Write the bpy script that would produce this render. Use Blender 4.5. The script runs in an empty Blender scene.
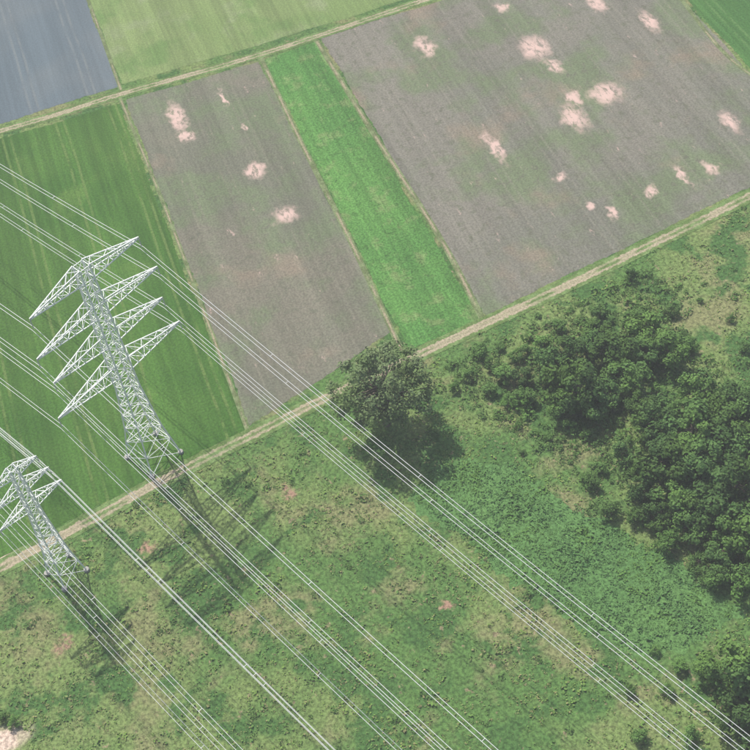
import bpy, math, random
import numpy as np
from mathutils import Matrix, Vector
random.seed(7); rng=np.random.default_rng(7)
sc=bpy.context.scene
# ---------------------------------------------------------------- camera
F=1300.0; CH=190.0
Zw=Vector((-175,1105,1300)).normalized()
Yw=Vector((-685,1424,-1300)); Yw=(Yw-Zw*Yw.dot(Zw)).normalized()
Xw=Yw.cross(Zw)
def gp(u,v,z=0.0):
    d=Vector((u-375,375-v,-F)); w=Vector((Xw.dot(d),Yw.dot(d),Zw.dot(d)))
    t=(CH-z)/-w.z
    return (w.x*t,w.y*t)
cam=bpy.data.cameras.new("camera"); co=bpy.data.objects.new("camera",cam); sc.collection.objects.link(co)
cam.sensor_width=36; cam.lens=36*F/750; cam.clip_start=1; cam.clip_end=9000
co.matrix_world=Matrix(((Xw.x,Xw.y,Xw.z,0),(Yw.x,Yw.y,Yw.z,0),(Zw.x,Zw.y,Zw.z,CH),(0,0,0,1)))
sc.camera=co
# ---------------------------------------------------------------- light
w=bpy.data.worlds.new("World"); sc.world=w; w.use_nodes=True
nt=w.node_tree; bg=nt.nodes["Background"]; sky=nt.nodes.new("ShaderNodeTexSky"); sky.sky_type='NISHITA'
EL=math.radians(55); AZ=math.atan2(-.217,.976)
sky.sun_disc=False; sky.sun_elevation=EL; sky.sun_rotation=AZ; sky.air_density=1.0; sky.dust_density=3.0
nt.links.new(sky.outputs[0],bg.inputs[0]); bg.inputs[1].default_value=0.14
sl=bpy.data.lights.new("sun","SUN"); sl.energy=4.7; sl.angle=math.radians(.53); sl.color=(1,.965,.88)
so=bpy.data.objects.new("sun",sl); sc.collection.objects.link(so)
sd=Vector((math.sin(AZ)*math.cos(EL),math.cos(AZ)*math.cos(EL),math.sin(EL)))
so.rotation_euler=sd.to_track_quat('Z','Y').to_euler()
sc.view_settings.view_transform='Standard'; sc.view_settings.look='None'; sc.view_settings.exposure=0
# ---------------------------------------------------------------- material helper
class NT:
    def __init__(s,name):
        s.m=bpy.data.materials.new(name); s.m.use_nodes=True; s.t=s.m.node_tree; s.t.nodes.clear()
        s.out=s.n("ShaderNodeOutputMaterial"); s.geo=None
    def n(s,k): return s.t.nodes.new(k)
    def l(s,a,b):
        if isinstance(a,(int,float)): b.default_value=a
        elif isinstance(a,tuple): b.default_value=(*a,1) if len(b.default_value)==4 and len(a)==3 else a
        else: s.t.links.new(a,b)
    def pos(s):
        if s.geo is None: s.geo=s.n("ShaderNodeNewGeometry")
        return s.geo.outputs['Position']
    def vm(s,op,a,b=None,scale=None):
        x=s.n("ShaderNodeVectorMath"); x.operation=op; s.l(a,x.inputs[0])
        if b is not None: s.l(b,x.inputs[1])
        if scale is not None: x.inputs['Scale'].default_value=scale
        return x.outputs['Value'] if op in('LENGTH','DISTANCE') else x.outputs['Vector']
    def ma(s,op,a,b=0.0):
        x=s.n("ShaderNodeMath"); x.operation=op; s.l(a,x.inputs[0]); s.l(b,x.inputs[1]); return x.outputs[0]
    def noise(s,scale,detail=3,rough=.55,stretch=None,off=(0,0,0),vec=None,color=False):
        p=vec or s.pos()
        if stretch: p=s.vm('MULTIPLY',p,stretch)
        if off!=(0,0,0): p=s.vm('ADD',p,off)
        x=s.n("ShaderNodeTexNoise"); x.noise_dimensions='2D'; s.l(p,x.inputs['Vector']); x.inputs['Scale'].default_value=scale
        x.inputs['Detail'].default_value=detail; x.inputs['Roughness'].default_value=rough
        return x.outputs['Color' if color else 'Fac']
    def mr(s,f,a,b,c=0.,d=1.):
        x=s.n("ShaderNodeMapRange"); x.interpolation_type='SMOOTHSTEP'; s.l(f,x.inputs[0])
        for i,v in zip((1,2,3,4),(a,b,c,d)): x.inputs[i].default_value=v
        return x.outputs[0]
    def mix(s,f,a,b,mode='MIX'):
        x=s.n("ShaderNodeMix"); x.data_type='RGBA'; x.blend_type=mode
        s.l(f,x.inputs[0]); s.l(a,x.inputs[6]); s.l(b,x.inputs[7]); return x.outputs[2]
    def mul(s,col,fac):
        x=s.n("ShaderNodeVectorMath"); x.operation='SCALE'; s.l(col,x.inputs[0]); s.l(fac,x.inputs['Scale']); return x.outputs[0]
    def warp(s,amp,scale):
        c=s.noise(scale,2,.65,color=True); c=s.vm('SUBTRACT',c,(.5,.5,.5)); c=s.vm('SCALE',c,scale=amp); return s.vm('ADD',s.pos(),c)
    def spots(s,lst,wp):
        acc=None
        for (x,y,rx,ry) in lst:
            v=s.vm('SUBTRACT',wp,(x,y,0)); v=s.vm('MULTIPLY',v,(1/rx,1/ry,0)); f=s.mr(s.vm('LENGTH',v),.3,1.4,1,0)
            acc=f if acc is None else s.ma('MAXIMUM',acc,f)
        return acc
    def bsdf(s,col,rough=.95,bump=None,bstr=.5,bdist=.1,spec=.15,transl=0):
        b=s.n("ShaderNodeBsdfPrincipled"); s.l(col,b.inputs['Base Color']); b.inputs['Roughness'].default_value=rough
        b.inputs['Specular IOR Level'].default_value=spec
        if bump is not None:
            k=s.n("ShaderNodeBump"); k.inputs['Strength'].default_value=bstr; k.inputs['Distance'].default_value=bdist
            s.l(bump,k.inputs['Height']); s.t.links.new(k.outputs[0],b.inputs['Normal'])
        o=b.outputs[0]
        if transl:
            tr=s.n("ShaderNodeBsdfTranslucent"); s.l(col,tr.inputs[0]); mx=s.n("ShaderNodeMixShader"); mx.inputs[0].default_value=transl
            s.t.links.new(o,mx.inputs[1]); s.t.links.new(tr.outputs[0],mx.inputs[2]); o=mx.outputs[0]
        s.t.links.new(o,s.out.inputs[0]); return s.m
    def tram(s,x0,period,gap,wd):
        sp=s.n("ShaderNodeSeparateXYZ"); s.l(s.pos(),sp.inputs[0])
        wob=s.ma('MULTIPLY',s.ma('SUBTRACT',s.noise(.03,1),.5),1.2)
        a=s.ma('FRACT',s.ma('DIVIDE',s.ma('ADD',s.ma('SUBTRACT',sp.outputs[0],x0),wob),period))
        a=s.ma('MULTIPLY',s.ma('ABSOLUTE',s.ma('SUBTRACT',a,.5)),period)
        a=s.ma('ABSOLUTE',s.ma('SUBTRACT',a,gap/2)); return s.mr(a,wd*.4,wd,1,0)

def spx(l,k=1): return [(*gp(u,v),rx*k,ry*k) for u,v,rx,ry in l]

# ---------------------------------------------------------------- ground materials
def meadow_mat(name="meadow_grass_material"):
    s=NT(name)
    c=s.mix(s.mr(s.noise(.03,3),.42,.58),(.085,.165,.045),(.15,.21,.07))
    c=s.mix(s.mr(s.noise(.06,4,.65,off=(30,9,0)),.49,.67,0,.85),c,(.20,.20,.095))
    c=s.mix(s.mr(s.noise(.10,4,.65,off=(3,70,0)),.5,.62),c,(.06,.13,.036))
    c=s.mix(s.mr(s.noise(.4,3,.7,off=(13,7,0)),.66,.75,0,.8),c,(.25,.20,.125))
    wp=s.warp(4,.4)
    red=spx([(290,493,1.5,2.2),(62,645,1.9,1.6),(148,548,1.8,1.1),(447,607,1.2,1.0)])
    rm=s.ma('MULTIPLY',s.spots(red,wp),s.mr(s.noise(1.1,2,.7),.38,.55,.3,1))
    c=s.mix(rm,c,(.31,.20,.14))
    pale=spx([(-6,548,3.2,4.5),(2,742,4.5,2.5)])
    c=s.mix(s.spots(pale,wp),c,(.55,.43,.35))
    f=s.noise(1.6,4,.75); c=s.mul(c,s.mr(f,.3,.7,.55,1.4))
    return s.bsdf(c)
def field_mat(name,c1,c2,streak=.15,fine=.25,patches=None,patchcol=(.58,.42,.37),tr=None,trcol=None,extra=None,bd=.12,trs=.75):
    s=NT(name)
    c=s.mix(s.mr(s.noise(.025,3,.6),.38,.62),c1,c2)
    if extra:
        for (sc_,lo,hi,col,off) in extra: c=s.mix(s.mr(s.noise(sc_,4,.65,off=off),lo,hi),c,col)
    st=s.noise(1.0,2,.6,stretch=(.9,.025,1)); c=s.mul(c,s.mr(st,.3,.7,1-streak,1+streak))
    st=s.noise(1.0,2,.6,stretch=(.12,.006,1),off=(5,5,0)); c=s.mul(c,s.mr(st,.35,.65,1-streak*.8,1+streak*.8))
    if tr: c=s.mix(s.ma('MULTIPLY',s.tram(*tr),s.mr(s.noise(.15,3,.7,off=(9,2,0)),.35,.6,.1,trs)),c,trcol)
    f=s.noise(2.2,3,.75); c=s.mul(c,s.mr(f,.3,.7,1-fine*1.25,1+fine*1.25))
    if patches:
        m=s.spots(spx(patches,.95),s.warp(4.2,.3)); m=s.ma('MULTIPLY',m,s.mr(s.noise(.5,4,.7,stretch=(1.6,.7,1)),.32,.55,.15,.95))
        c=s.mix(m,c,patchcol)
        sp=s.mr(s.noise(.33,4,.75,stretch=(1.3,.5,1),off=(77,3,0)),.66,.80,0,.6); c=s.mix(sp,c,patchcol)
    return s.bsdf(c)
P1=[(177,118,1.9,6.5),(187,137,1.4,2.4),(255,171,2.3,2.8),(285,215,2.9,3.0),(245,126,.8,1.4),(223,98,.5,3.4)]
P2=[(425,47,2.4,4.4),(503,8,1.6,2.6),(534,48,3.6,5),(555,66,1.8,3.4),(597,4,2.2,3.4),(606,93,4.0,4.2),(574,98,1.7,3.6),(573,117,2.8,5.4),(495,148,1.5,6.5),(561,177,1.6,1.5),(650,22,2.0,4.8),(730,122,1.8,4.0),(711,168,1.6,2.3),(683,176,.8,4.2),(650,192,1.5,2.0),(612,213,1.0,2.4),(589,205,1.0,1.4)]
soil=[(.05,.43,.65,(.14,.17,.10),(4,4,0)),(.5,.5,.75,(.13,.135,.097),(14,4,0)),(.04,.57,.77,(.21,.178,.135),(54,14,0))]
M_meadow=meadow_mat()
M_b1=field_mat("bare_soil_material",(.172,.163,.125),(.143,.147,.11),.07,.20,P1,extra=soil,tr=(3,9,1.8,.35),trcol=(.20,.19,.145),trs=.35)
M_b2=field_mat("sparse_crop_soil_material",(.182,.173,.143),(.158,.158,.128),.07,.20,P2,extra=soil,tr=(3,12,1.8,.35),trcol=(.225,.213,.17),trs=.35)
M_g1=field_mat("cereal_crop_material",(.046,.115,.02),(.062,.138,.026),.12,.20,tr=(0,13,1.9,.4),trcol=(.14,.20,.06),extra=[(.06,.55,.75,(.08,.155,.032),(3,1,0))],trs=.6)
M_strip=field_mat("green_strip_material",(.072,.18,.044),(.088,.205,.05),.12,.28,extra=[(.2,.52,.72,(.14,.215,.075),(8,1,0)),(.45,.55,.75,(.055,.13,.032),(2,1,0))])
M_slate=field_mat("blue_grey_crop_material",(.11,.142,.162),(.13,.156,.169),.06,.10,tr=(-4,14,1.9,.4),trcol=(.18,.20,.20),trs=.6)
M_lg=field_mat("mown_grass_material",(.15,.215,.075),(.172,.23,.088),.10,.18,extra=[(.10,.52,.75,(.20,.245,.12),(1,9,0)),(.06,.5,.7,(.12,.195,.062),(31,9,0))])
M_dg=field_mat("dark_crop_material",(.055,.135,.036),(.065,.15,.04),.12,.2,tr=(2,13,1.9,.4),trcol=(.10,.19,.06))
M_clover=field_mat("nettle_patch_material",(.085,.18,.055),(.10,.20,.06),.04,.3,extra=[(.3,.5,.75,(.07,.15,.045),(8,1,0))])
def ribbon_mat(name,grass,sand,mode):
    s=NT(name); uv=s.n("ShaderNodeUVMap"); sp=s.n("ShaderNodeSeparateXYZ"); s.t.links.new(uv.outputs[0],sp.inputs[0])
    d=s.ma('ABSOLUTE',s.ma('SUBTRACT',sp.outputs[0],.5))
    n=s.noise(.8,4,.7); n2=s.noise(.12,3,.6,off=(8,8,0))
    jit=s.ma('MULTIPLY',s.ma('SUBTRACT',n,.5),.35)
    d=s.ma('ADD',d,jit)
    if mode=='track':
        r=s.mr(s.ma('ABSOLUTE',s.ma('SUBTRACT',d,.17)),.05,.12,1,0)
        r=s.ma('MAXIMUM',r,s.ma('MULTIPLY',s.mr(d,.1,.3,1,0),s.mr(n2,.38,.62,.0,.8)))
        r=s.ma('MULTIPLY',r,s.mr(n2,.3,.5,.45,.95))
    else:
        r=s.ma('MULTIPLY',s.mr(d,.08,.28,1,0),s.mr(n2,.42,.6,0,.85))
    g=s.mix(s.mr(s.noise(.4,3,.6,off=(3,3,0)),.4,.65),grass,tuple(x*1.35+.02 for x in grass))
    c=s.mix(r,g,sand); f=s.noise(2.5,3,.75); c=s.mul(c,s.mr(f,.3,.7,.7,1.25))
    return s.bsdf(c)
M_track=ribbon_mat("dirt_track_material",(.105,.165,.05),(.38,.32,.23),'track')
M_margin=ribbon_mat("field_margin_material",(.12,.155,.065),(.33,.275,.19),'m')

def meshobj(name,verts,faces,mats,fm=None,uv=None,parent=None,smooth=False):
    me=bpy.data.meshes.new(name); me.from_pydata(verts,[],faces)
    for m in mats: me.materials.append(m)
    if fm is not None: me.polygons.foreach_set('material_index',fm)
    if uv is not None:
        l=me.uv_layers.new(name="UVMap"); a=np.array(uv,dtype=np.float32)[np.array([x.vertex_index for x in me.loops])]
        l.data.foreach_set('uv',a.ravel())
    if smooth: me.polygons.foreach_set('use_smooth',[True]*len(me.polygons))
    o=bpy.data.objects.new(name,me); sc.collection.objects.link(o)
    if parent: o.parent=parent
    return o
def sheet(name,px,z,mat,jit=.22):
    P=[Vector(gp(u,v)) for u,v in px]; out=[]
    for a,b in zip(P,P[1:]+P[:1]):
        L=(b-a).length; n=max(1,int(L/.7)); d=(b-a)/L; nn=Vector((-d.y,d.x)); ph=random.random()*9
        for i in range(n):
            o=jit*(random.gauss(0,.5)+math.sin(i*.17+ph)*.8) if i else 0
            q=a+(b-a)*(i/n)+nn*o; out.append((q.x,q.y,z))
    return meshobj(name,out,[list(range(len(out)))[::1]],[mat])
def catmull(P,step=1.5):
    out=[]
    P=[P[0]*2-P[1]]+P+[P[-1]*2-P[-2]]
    for i in range(1,len(P)-2):
        p0,p1,p2,p3=P[i-1:i+3]; n=max(2,int((p2-p1).length/step))
        for k in range(n):
            t=k/n; out.append(.5*((2*p1)+(p2-p0)*t+(2*p0-5*p1+4*p2-p3)*t*t+(3*p1-p0-3*p2+p3)*t**3))
    out.append(P[-2]); return out
def ribbon(name,px,wd,z,mat):
    C=catmull([Vector(gp(u,v)) for u,v in px]); V=[];Fc=[];UV=[];K=6
    for i,c in enumerate(C):
        d=(C[min(i+1,len(C)-1)]-C[max(i-1,0)]).normalized(); nn=Vector((d.y,-d.x))
        for k in range(K+1):
            q=c+nn*wd*(k/K-.5); V.append((q.x,q.y,z)); UV.append((k/K,i*.1))
        if i:
            a=(i-1)*(K+1)
            for k in range(K): Fc.append((a+k,a+k+1,a+K+2+k,a+K+1+k))
    return meshobj(name,V,Fc,[mat],uv=UV)

meshobj("ground",[(-5000,-5000,0),(5000,-5000,0),(5000,5000,0),(-5000,5000,0)],[(0,1,2,3)],[M_meadow])
TR=[(-420,790),(-200,672),(0,568),(40,547),(100,515),(150,487),(200,461),(250,436),(330,396),(410,359),(480,326),(560,289),(640,250),(700,221),(750,196),(900,120),(1100,20)]
sheet("cereal_field",[(-420,250),(0,139),(119,104),(246,430),(148,478),(40,538),(0,558),(-420,770)],.02,M_g1)
sheet("bare_soil_field",[(126,100),(259,62),(393,331),(250,426)],.02,M_b1)
sheet("green_crop_strip",[(264,60),(316,41),(480,319),(409,351)],.02,M_strip)
sheet("sparse_crop_field",[(321,38),(443,0),(560,-38),(640,-62),(671,-14),(754,78),(900,110),(752,186),(640,240),(560,279),(486,315)],.02,M_b2)
sheet("dark_green_field",[(640,-68),(1000,-180),(1100,10),(905,108),(757,76),(678,-10)],.02,M_dg)
sheet("blue_grey_field",[(-420,235),(-420,-100),(-60,-160),(60,-60),(86,0),(119,86),(0,124)],.02,M_slate)
sheet("mown_grass_field",[(90,0),(70,-60),(-40,-160),(500,-260),(640,-80),(430,-8),(255,46),(122,84)],.02,M_lg)
ribbon("dirt_track",TR,3.6,.05,M_track)
ribbon("dirt_track",[(-420,245),(0,131),(118,95),(262,54),(425,0),(640,-70),(1000,-190)],3.0,.045,M_track)
for pts,wd in [([(260,56),(300,140),(350,240),(402,352)],1.2),([(316,40),(370,128),(440,238),(484,322)],1.3),([(120,98),(160,195),(205,315),(249,434)],.9),([(665,-20),(755,77),(905,108)],1.0),([(60,-60),(88,0),(121,90)],.9)]:
    ribbon("field_margin",pts,wd,.035,M_margin)
CL=[(480,462),(505,460),(548,490),(600,518),(660,548),(744,606),(725,622),(690,645),(640,655),(590,632),(520,585),(450,530),(410,495),(430,468)]
sheet("nettle_patch",CL,.02,M_clover,jit=1.2)

# ---------------------------------------------------------------- foliage
def leaf_mat(name,cols,dry=None,transl=0):
    s=NT(name); g=s.n("ShaderNodeNewGeometry"); s.geo=g; oi=s.n("ShaderNodeObjectInfo")
    c=s.mix(g.outputs['Random Per Island'],cols[0],cols[1])
    c=s.mix(s.mr(s.noise(.12,1,.6),.4,.65),c,cols[2])
    c=s.mul(c,s.mr(oi.outputs['Random'],0,1,.75,1.25))
    if dry: c=s.mix(s.mr(s.ma('ADD',g.outputs['Random Per Island'],s.ma('MULTIPLY',s.noise(.1,2,.65,off=(40,4,0)),.9)),1.06,1.2,0,.8),c,dry)
    return s.bsdf(c,rough=.8,transl=transl,spec=.15)
ML=leaf_mat("woodland_leaf_material",[(.055,.122,.034),(.09,.165,.047),(.10,.185,.042)],transl=.08)
ML2=leaf_mat("oak_leaf_material",[(.10,.145,.065),(.15,.20,.09),(.11,.165,.058)],transl=.08)
MS=leaf_mat("shrub_leaf_material",[(.07,.15,.038),(.12,.215,.056),(.105,.21,.047)])
MW=leaf_mat("meadow_weed_material",[(.075,.155,.036),(.13,.22,.06),(.14,.225,.05)],dry=(.25,.22,.11))
MC=leaf_mat("nettle_leaf_material",[(.095,.23,.07),(.145,.28,.085),(.14,.28,.062)])
s=NT("bark_material"); MB=s.bsdf(s.mix(s.noise(3),(.10,.08,.06),(.19,.16,.13)),bump=s.noise(6),bstr=.5)

def quads(C,Nn,S,asp=.7):
    n=len(C); Nn=Nn/np.linalg.norm(Nn,axis=1,keepdims=True)
    r=rng.normal(size=(n,3)); T=np.cross(Nn,r); T/=np.linalg.norm(T,axis=1,keepdims=True); B=np.cross(Nn,T)
    S=S[:,None]; V=np.stack([C-T*S, C-B*S*asp, C+T*S, C+B*S*asp],1)
    V[:,2]+=Nn*S*.25*rng.uniform(-1,1,size=(n,1))
    return V.reshape(-1,3)
def fastmesh(name,V,extraV=None,extraF=None,mats=()):
    nq=len(V)//4; me=bpy.data.meshes.new(name)
    eV=np.array(extraV if extraV else np.zeros((0,3))).reshape(-1,3); eF=extraF or []
    me.vertices.add(len(V)+len(eV)); me.vertices.foreach_set('co',np.concatenate([V,eV]).astype(np.float32).ravel())
    ne=len(eF); me.loops.add((nq+ne)*4)
    li=np.arange(nq*4); ef=(np.array(eF).ravel()+len(V)) if ne else np.zeros(0)
    me.loops.foreach_set('vertex_index',np.concatenate([li,ef]).astype(np.int32))
    me.polygons.add(nq+ne); me.polygons.foreach_set('loop_start',(np.arange(nq+ne)*4).astype(np.int32))
    me.polygons.foreach_set('material_index',np.concatenate([np.zeros(nq),np.ones(ne)]).astype(np.int32))
    for m in mats: me.materials.append(m)
    me.update(calc_edges=True); me.validate(); return me
def tube(V,Fc,pts,rads,K=6):
    base=len(V)
    for i,(p,r) in enumerate(zip(pts,rads)):
        p=Vector(p); d=(Vector(pts[min(i+1,len(pts)-1)])-Vector(pts[max(i-1,0)])).normalized()
        a=d.orthogonal().normalized(); b=d.cross(a)
        for k in range(K):
            q=p+(a*math.cos(2*math.pi*k/K)+b*math.sin(2*math.pi*k/K))*r; V.append(tuple(q))
        if i:
            o=base+(i-1)*K
            for k in range(K): Fc.append((o+k,o+(k+1)%K,o+K+(k+1)%K,o+K+k))
def tree_mesh(name,H,R,ncl,nleaf,cr,ls,mats,cz=.6,rz=.38,lean=0,shell=.45,up=.35,wb=1.0):
    V=[];Fc=[]
    top=Vector((random.uniform(-.4,.4),random.uniform(-.4,.4),H*.72)); tr=H*.028+.06
    mid=Vector((random.uniform(-.3,.3),random.uniform(-.3,.3),H*.35))
    tube(V,Fc,[(0,0,-.1),(0,0,.3),tuple(mid),tuple(top)],[tr*1.5,tr,tr*.75,tr*.2],8)
    Cs=[];Ns=[];Ss=[]
    for i in range(ncl):
        while True:
            p=rng.uniform(-1,1,3); r=np.linalg.norm(p)
            if shell<r<1: break
        th=math.atan2(p[1],p[0]); wob=1+wb*(.16*math.sin(2*th+H)+.12*math.sin(5*th+R))
        c=np.array([p[0]*R*wob*.85,p[1]*R*wob*.85,cz*H+p[2]*rz*H]); c[2]=max(c[2],H*.14)
        rr=cr*random.uniform(.65,1.3)
        t=random.uniform(.2,.85); s0=mid.lerp(top,t) if random.random()<.7 else Vector((0,0,H*.15)).lerp(mid,t)
        s0.z=min(s0.z,c[2]*.9); cv=Vector(c); m=s0.lerp(cv,.5)+Vector((0,0,-.05*H))
        if i%2==0: tube(V,Fc,[tuple(s0),tuple(m),tuple(cv)],[tr*.35,tr*.22,tr*.06],4)
        n=int(nleaf*random.uniform(.6,1.3)*(rr/cr)**2)
        d=rng.normal(size=(n,3)); d/=np.linalg.norm(d,axis=1,keepdims=True); d[:,2]=np.where(d[:,2]<-.3,-d[:,2],d[:,2])
        q=c+d*rr*rng.uniform(.35,1.12,size=(n,1))*np.array([1,1,.8])
        Cs.append(q); Ns.append(d+rng.normal(size=(n,3))*.45+np.array([0,0,up])); Ss.append(rng.uniform(.6,1.3,n)*ls)
    Q=quads(np.concatenate(Cs),np.concatenate(Ns),np.concatenate(Ss))
    return fastmesh(name,Q,V,Fc,mats)
def place(name,me,x,y,s=1,rz=None,sz=None):
    o=bpy.data.objects.new(name,me); sc.collection.objects.link(o); o.location=(x,y,0)
    o.rotation_euler=(0,0,rz if rz is not None else random.uniform(0,6.28)); o.scale=(s,s,sz or s); return o
# solitary big tree
big=tree_mesh("solitary_tree_mesh",18.5,10.2,135,100,1.55,.27,[ML2,MB],cz=.56,rz=.40,shell=.35,wb=.5)
bx,by=gp(387,424); place("oak_tree",big,bx,by,1,rz=2.2)
woods=[tree_mesh("woodland_tree_mesh%d"%i,8+random.uniform(-1,1.5),4.3,28,100,1.25,.28,[ML,MB],cz=.52,rz=.38) for i in range(5)]
lights=[tree_mesh("light_tree_mesh%d"%i,5,3.2,18,90,1.0,.24,[MS,MB],cz=.5,rz=.4) for i in range(3)]
def crown(name,lib,u,v,rpx,k=4.3,h0=8):
    s=rpx*.168/k*random.uniform(.85,1.1); x,y=gp(u,v,h0*s*.6); place(name,random.choice(lib),x,y,s,sz=s*random.uniform(.85,1.1))
pts=[(655,332,30),(612,350,27),(590,345,20),(575,383,30),(545,368,24),(602,396,26),(630,376,26),(560,403,20),(668,350,24),(640,318,20),(640,350,24),(590,405,20),(615,372,22),(565,352,18),(600,325,18),(525,372,16),
(640,402,19),(700,388,28),(735,398,29),(672,402,22),(650,426,26),(690,428,29),(725,430,28),(622,446,18),(748,452,28),(662,460,28),(705,462,28),(738,482,28),(720,410,22),(678,446,24),
(638,482,20),(680,492,27),(715,505,25),(655,512,19),(748,520,26),(690,523,22),(722,545,22),(765,420,30),(775,480,30),(780,540,28),(790,380,30),(760,560,22),(820,450,32),(820,520,32),(700,488,22),(728,525,20),
(732,672,32),(758,690,26),(712,662,16),(745,716,26),(775,690,30),(765,740,26)]
for u,v,r in pts: crown("deciduous_tree",woods,u+random.uniform(-4,4),v+random.uniform(-4,4),r)
for u,v,r in [(738,580,20),(700,560,14),(668,540,13),(715,575,14),(635,515,12),(612,508,12),(590,480,11),(600,465,10),(570,425,10),(590,432,11),(525,395,13),(505,372,13),(528,350,12),(545,340,12),(560,325,11),(600,312,12),(688,345,13),
  (672,310,9),(480,350,10),(492,362,11),(470,372,10),(455,385,8),(510,400,10),(490,388,11),(515,355,11),(500,345,8),(680,665,10),(668,690,9),(630,690,7),(640,735,9),(690,735,10),(655,650,6),(12,722,9),(3,716,8),(730,318,6),(700,300,5),(745,345,8),(518,425,6),(548,436,6),(523,452,4)]:
    crown("shrub",lights,u,v,r,3.2,5)
crown("shrub",woods,631,274,8)

def inpoly(P,x,y):
    c=np.zeros(len(x),bool); n=len(P)
    for i in range(n):
        x1,y1=P[i]; x2,y2=P[(i+1)%n]
        if y1==y2: continue
        k=((y1>y)!=(y2>y))&(x<(x2-x1)*(y-y1)/(y2-y1)+x1); c^=k
    return c
def fbm(x,y,sc_,seed):
    r=np.random.default_rng(seed); o=0; a=1
    for k in range(14):
        th=r.uniform(0,6.28); f=sc_*1.25**k*.6; o=o+a*np.sin((x*math.cos(th)+y*math.sin(th))*f*6.28+r.uniform(0,6.28)); a*=.9
    return o/3.0
def scatter(name,poly,dens,mat,kq,rad,hgt,ls,thr=-.9,avoid=(),seed=1,exclude=None):
    P=np.array(poly); x0,y0=P.min(0); x1,y1=P.max(0); n=int((x1-x0)*(y1-y0)*dens)
    x=rng.uniform(x0,x1,n); y=rng.uniform(y0,y1,n); k=inpoly(poly,x,y)
    if exclude: k&=~inpoly(exclude,x,y)
    k&=(fbm(x,y,.06,seed)+rng.uniform(-.5,.5,n))>thr
    for ax,ay,ar in avoid: k&=(x-ax)**2+(y-ay)**2>ar**2
    x=x[k];y=y[k];n=len(x); big_=(.5+1.0*rng.uniform(0,1,n)**3)*(1+.3*np.clip(fbm(x,y,.1,seed+5),-1,1.5))
    X=np.repeat(x,kq);Y=np.repeat(y,kq);Bg=np.repeat(big_,kq)
    d=rng.normal(size=(n*kq,3)); d/=np.linalg.norm(d,axis=1,keepdims=True); d[:,2]=abs(d[:,2])
    C=np.stack([X+d[:,0]*rad*Bg,Y+d[:,1]*rad*Bg,d[:,2]*hgt*Bg+.06],1)
    N_=d+rng.normal(size=d.shape)*.5+np.array([0,0,.6])
    me=fastmesh(name,quads(C,N_,ls*Bg*rng.uniform(.6,1.3,n*kq)),mats=[mat])
    o=bpy.data.objects.new(name,me); sc.collection.objects.link(o); return n
trk=[gp(u,v+7) for u,v in TR[1:-1]]
mead=trk+[gp(900,160),gp(900,860),gp(-200,860)]
clp=[gp(u,v) for u,v in CL]
av=[(*gp(u,v),r) for u,v,r in [(290,493,1.6),(62,645,1.8),(148,548,1.6),(447,607,1.5),(-6,548,4),(2,742,4)]]
a=scatter("meadow_weeds",mead,1.7,MW,5,.36,.18,.17,thr=-.35,avoid=av,seed=3,exclude=clp)
b=scatter("nettle_plants",clp,4.2,MC,5,.40,.24,.18,thr=-1.5,seed=8)
c_=scatter("low_scrub",mead,.07,MS,30,.65,.5,.18,thr=.4,avoid=av,seed=12,exclude=clp)
scr=[gp(u,v) for u,v in [(445,368),(480,343),(560,305),(640,272),(690,290),(700,370),(620,420),(590,500),(560,470),(530,440),(470,415)]]
d_=scatter("bramble_scrub",scr,.8,MS,24,.75,.8,.21,thr=-.4,seed=22)
wd=[gp(u,v) for u,v in [(520,358),(600,315),(650,298),(690,335),(700,360),(820,370),(820,560),(745,600),(640,520),(590,450),(530,400)]]
scatter("woodland_undergrowth",wd,.4,MS,28,.9,1.2,.22,thr=-.7,seed=29)

# ---------------------------------------------------------------- pylons and lines
s=NT("galvanised_steel_material"); MST=s.bsdf(s.mix(s.noise(.7,2),(.72,.75,.74),(.82,.84,.82)),rough=.55,spec=.4)
s=NT("conductor_material"); MCO=s.bsdf((.70,.71,.72),rough=.5,spec=.5)
s=NT("concrete_material"); MCN=s.bsdf(s.mix(s.noise(2),(.30,.29,.27),(.4,.39,.36)))
s=NT("insulator_material"); MIN=s.bsdf((.32,.34,.33),rough=.3,spec=.5)
def beam(V,Fc,a,b,wd):
    a=Vector(a);b=Vector(b); d=(b-a).normalized(); u=d.cross(Vector((0,0,1)))
    u=u.normalized() if u.length>.01 else Vector((1,0,0)); v=d.cross(u); h=wd/2; o=len(V)
    for p in (a,b):
        for sx,sy in ((-1,-1),(1,-1),(1,1),(-1,1)): V.append(tuple(p+u*h*sx+v*h*sy))
    for k in range(4): Fc.append((o+k,o+(k+1)%4,o+4+(k+1)%4,o+4+k))
    Fc.append((o,o+3,o+2,o+1)); Fc.append((o+4,o+5,o+6,o+7))
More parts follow.
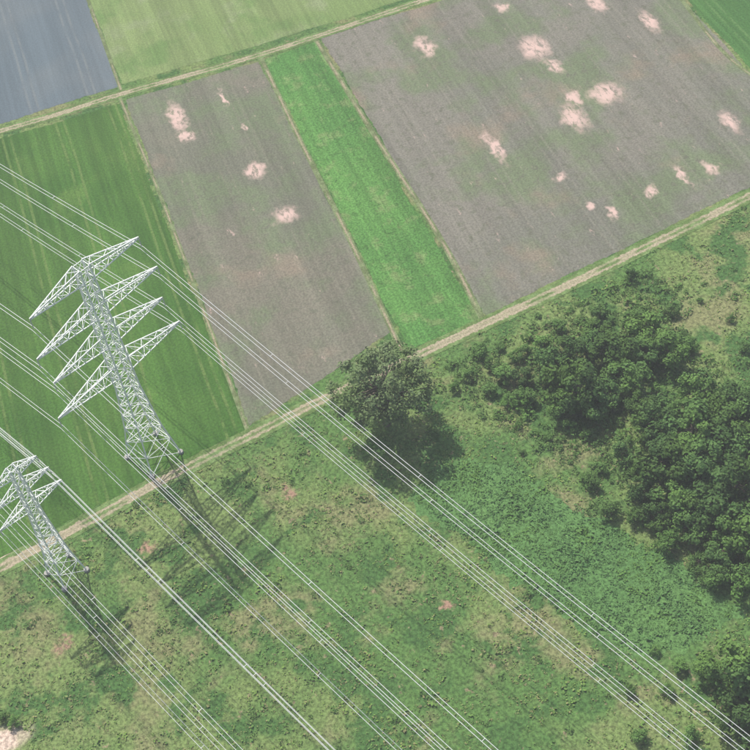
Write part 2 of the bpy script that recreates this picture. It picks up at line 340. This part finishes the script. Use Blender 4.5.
def tower_mesh(prof,levels,arms,leg,br,th):
    def hw(h):
        for (h0,w0),(h1,w1) in zip(prof,prof[1:]):
            if h<=h1: return (w0+(w1-w0)*(h-h0)/(h1-h0))/2
        return prof[-1][1]/2
    V=[];Fc=[]; cn=[(-1,-1),(1,-1),(1,1),(-1,1)]
    pt=lambda c,h:(c[0]*hw(h),c[1]*hw(h),h)
    for i,(h0,h1) in enumerate(zip(levels,levels[1:])):
        for k in range(4):
            a,b=cn[k],cn[(k+1)%4]
            beam(V,Fc,pt(a,h0),pt(a,h1),leg)
            beam(V,Fc,pt(a,h0),pt(b,h1),br); beam(V,Fc,pt(b,h0),pt(a,h1),br)
            beam(V,Fc,pt(a,h1),pt(b,h1),br)
    for (h,L,n) in arms:
        for sd_ in (-1,1):
            tip=Vector((sd_*L/2,0,h)); wb=hw(h); wt=hw(h+th)
            B=[Vector((sd_*wb,-wb,h)),Vector((sd_*wb,wb,h))]; T=[Vector((sd_*wt,-wt,h+th)),Vector((sd_*wt,wt,h+th))]
            tp=tip+Vector((0,0,.25))
            for q in B: beam(V,Fc,q,tip,leg*.7)
            for q in T: beam(V,Fc,q,tp,leg*.7)
            f=lambda q,t,e=tip:q.lerp(e,t)
            for i in range(n):
                t0=i/n;t1=(i+1)/n if i<n-1 else .97
                j=i%2
                beam(V,Fc,f(B[j],t0),f(B[1-j],t1),br*.85)
                beam(V,Fc,f(T[j],t0,tp),f(T[1-j],t1,tp),br*.85)
                for m in (0,1):
                    if i: beam(V,Fc,f(B[m],t0),f(T[m],t0,tp),br*.8)
                    beam(V,Fc,f(B[m],t1),f(T[m],t0,tp),br*.8)
                if i: beam(V,Fc,f(B[0],t0),f(B[1],t0),br*.8)
    me=bpy.data.meshes.new("steel_lattice"); me.from_pydata(V,[],Fc); me.materials.append(MST)
    V=[];Fc=[]; 
    for c in cn: tube(V,Fc,[(c[0]*hw(0),c[1]*hw(0),-.2),(c[0]*hw(0),c[1]*hw(0),.45)],[.6,.5],10)
    for c in range(4): Fc.append(tuple(range(c*20+10,c*20+20)))
    mf=bpy.data.meshes.new("concrete_footings"); mf.from_pydata(V,[],Fc); mf.materials.append(MCN)
    return me,mf
def ins_mesh(arms,ln):
    V=[];Fc=[]
    for h,L,n in arms:
        for s_ in (-1,1):
            n_=int(ln/.3); P=[];Rr=[]
            for i in range(n_):
                z=h-i*ln/n_; P+= [(s_*L/2,0,z),(s_*L/2,0,z-.12),(s_*L/2,0,z-.14)]; Rr+=[.04,.13,.04]
            tube(V,Fc,P,Rr,6)
    me=bpy.data.meshes.new("insulator_strings"); me.from_pydata(V,[],Fc); me.materials.append(MIN); return me
A1=[(47.3,22.7,7),(39.2,26.0,8),(32.4,24.2,7),(24.8,27.8,8)]
A2=[(29.3,8.8,4),(25.2,10.8,4),(20.6,12.8,5)]
T1=tower_mesh([(0,7.2),(9,4.7),(20,3.1),(47,2.1),(50,1.9)],[0,4.5,8.5,12,15,17.6,20,22.4,24.8,27.6,30,32.4,35.2,37.2,39.2,42,44.6,47.3,50],A1,.23,.10,2.9)
T2=tower_mesh([(0,5.0),(7,3.2),(18,1.9),(31,1.2)],[0,3.5,6.5,9,11.5,13.8,16,18.3,20.6,22.6,25.2,27.2,29.3,31],A2,.19,.09,1.8)
I1=ins_mesh(A1,2.2); I2=ins_mesh(A2,1.6)
ROT=math.radians(28)
def tower(x,y,T,I):
    e=bpy.data.objects.new("electricity_pylon",None); sc.collection.objects.link(e); e.location=(x,y,0); e.rotation_euler=(0,0,ROT)
    for nme,m in (("steel_lattice",T[0]),("concrete_footings",T[1]),("insulator_strings",I)):
        o=bpy.data.objects.new(nme,m); sc.collection.objects.link(o); o.parent=e
def lines(name,pa,pb,arms,ins,sag,r,gap):
    V=[];Fc=[]; d=(Vector(pb)-Vector(pa)); n=Vector((d.y,-d.x)).normalized()
    for i,(h,L,_) in enumerate(arms):
        for s_ in (-1,1):
            off=Vector((math.cos(ROT),math.sin(ROT)))*s_*L/2
            for g in (-gap/2,gap/2):
                P=[]
                for k in range(61):
                    t=k/60; q=Vector(pa)+d*t+off+n*g; P.append((q.x,q.y,h-ins-4*sag*t*(1-t)))
                tube(V,Fc,P,[r]*61,5)
            for k in range(1,12):
                t=k/12; q=Vector(pa)+d*t+off; z=h-ins-4*sag*t*(1-t); beam(V,Fc,(q.x-n.x*gap/2,q.y-n.y*gap/2,z),(q.x+n.x*gap/2,q.y+n.y*gap/2,z),.05)
    meshobj(name,V,Fc,[MCO])
p1=gp(154,455); p2=gp(67,572)
def off(p,a,b,L): return (p[0]+a*L,p[1]+b*L)
q1=off(p1,.42,-.9075,380); q2=off(p2,.42,-.9075,300); r1=off(p1,-.44,.898,320); r2=off(p2,-.44,.898,260)
for p in (p1,q1,r1): tower(*p,T1,I1)
for p in (p2,q2,r2): tower(*p,T2,I2)
lines("power_line",p1,q1,A1,2.2,11,.040,.6); lines("power_line",p1,r1,A1,2.2,12,.040,.6)
lines("power_line",p2,q2,A2,1.6,8,.033,.65); lines("power_line",p2,r2,A2,1.6,8,.033,.65)
# ---------------------------------------------------------------- summer haze: real volume of air lying over the land
m=bpy.data.materials.new("haze_material"); m.use_nodes=True; t=m.node_tree; t.nodes.clear()
o_=t.nodes.new("ShaderNodeOutputMaterial"); vs=t.nodes.new("ShaderNodeVolumeScatter"); vs.inputs['Density'].default_value=.0004
vs.inputs['Color'].default_value=(.95,.97,1,1); vs.inputs['Anisotropy'].default_value=.0; t.links.new(vs.outputs[0],o_.inputs['Volume'])
X0=900;Z1=170
hv=[(sx*X0,sy*X0,z) for z in (-1,Z1) for sx,sy in ((-1,-1),(1,-1),(1,1),(-1,1))]
meshobj("haze",hv,[(0,3,2,1),(4,5,6,7),(0,1,5,4),(1,2,6,5),(2,3,7,6),(3,0,4,7)],[m])
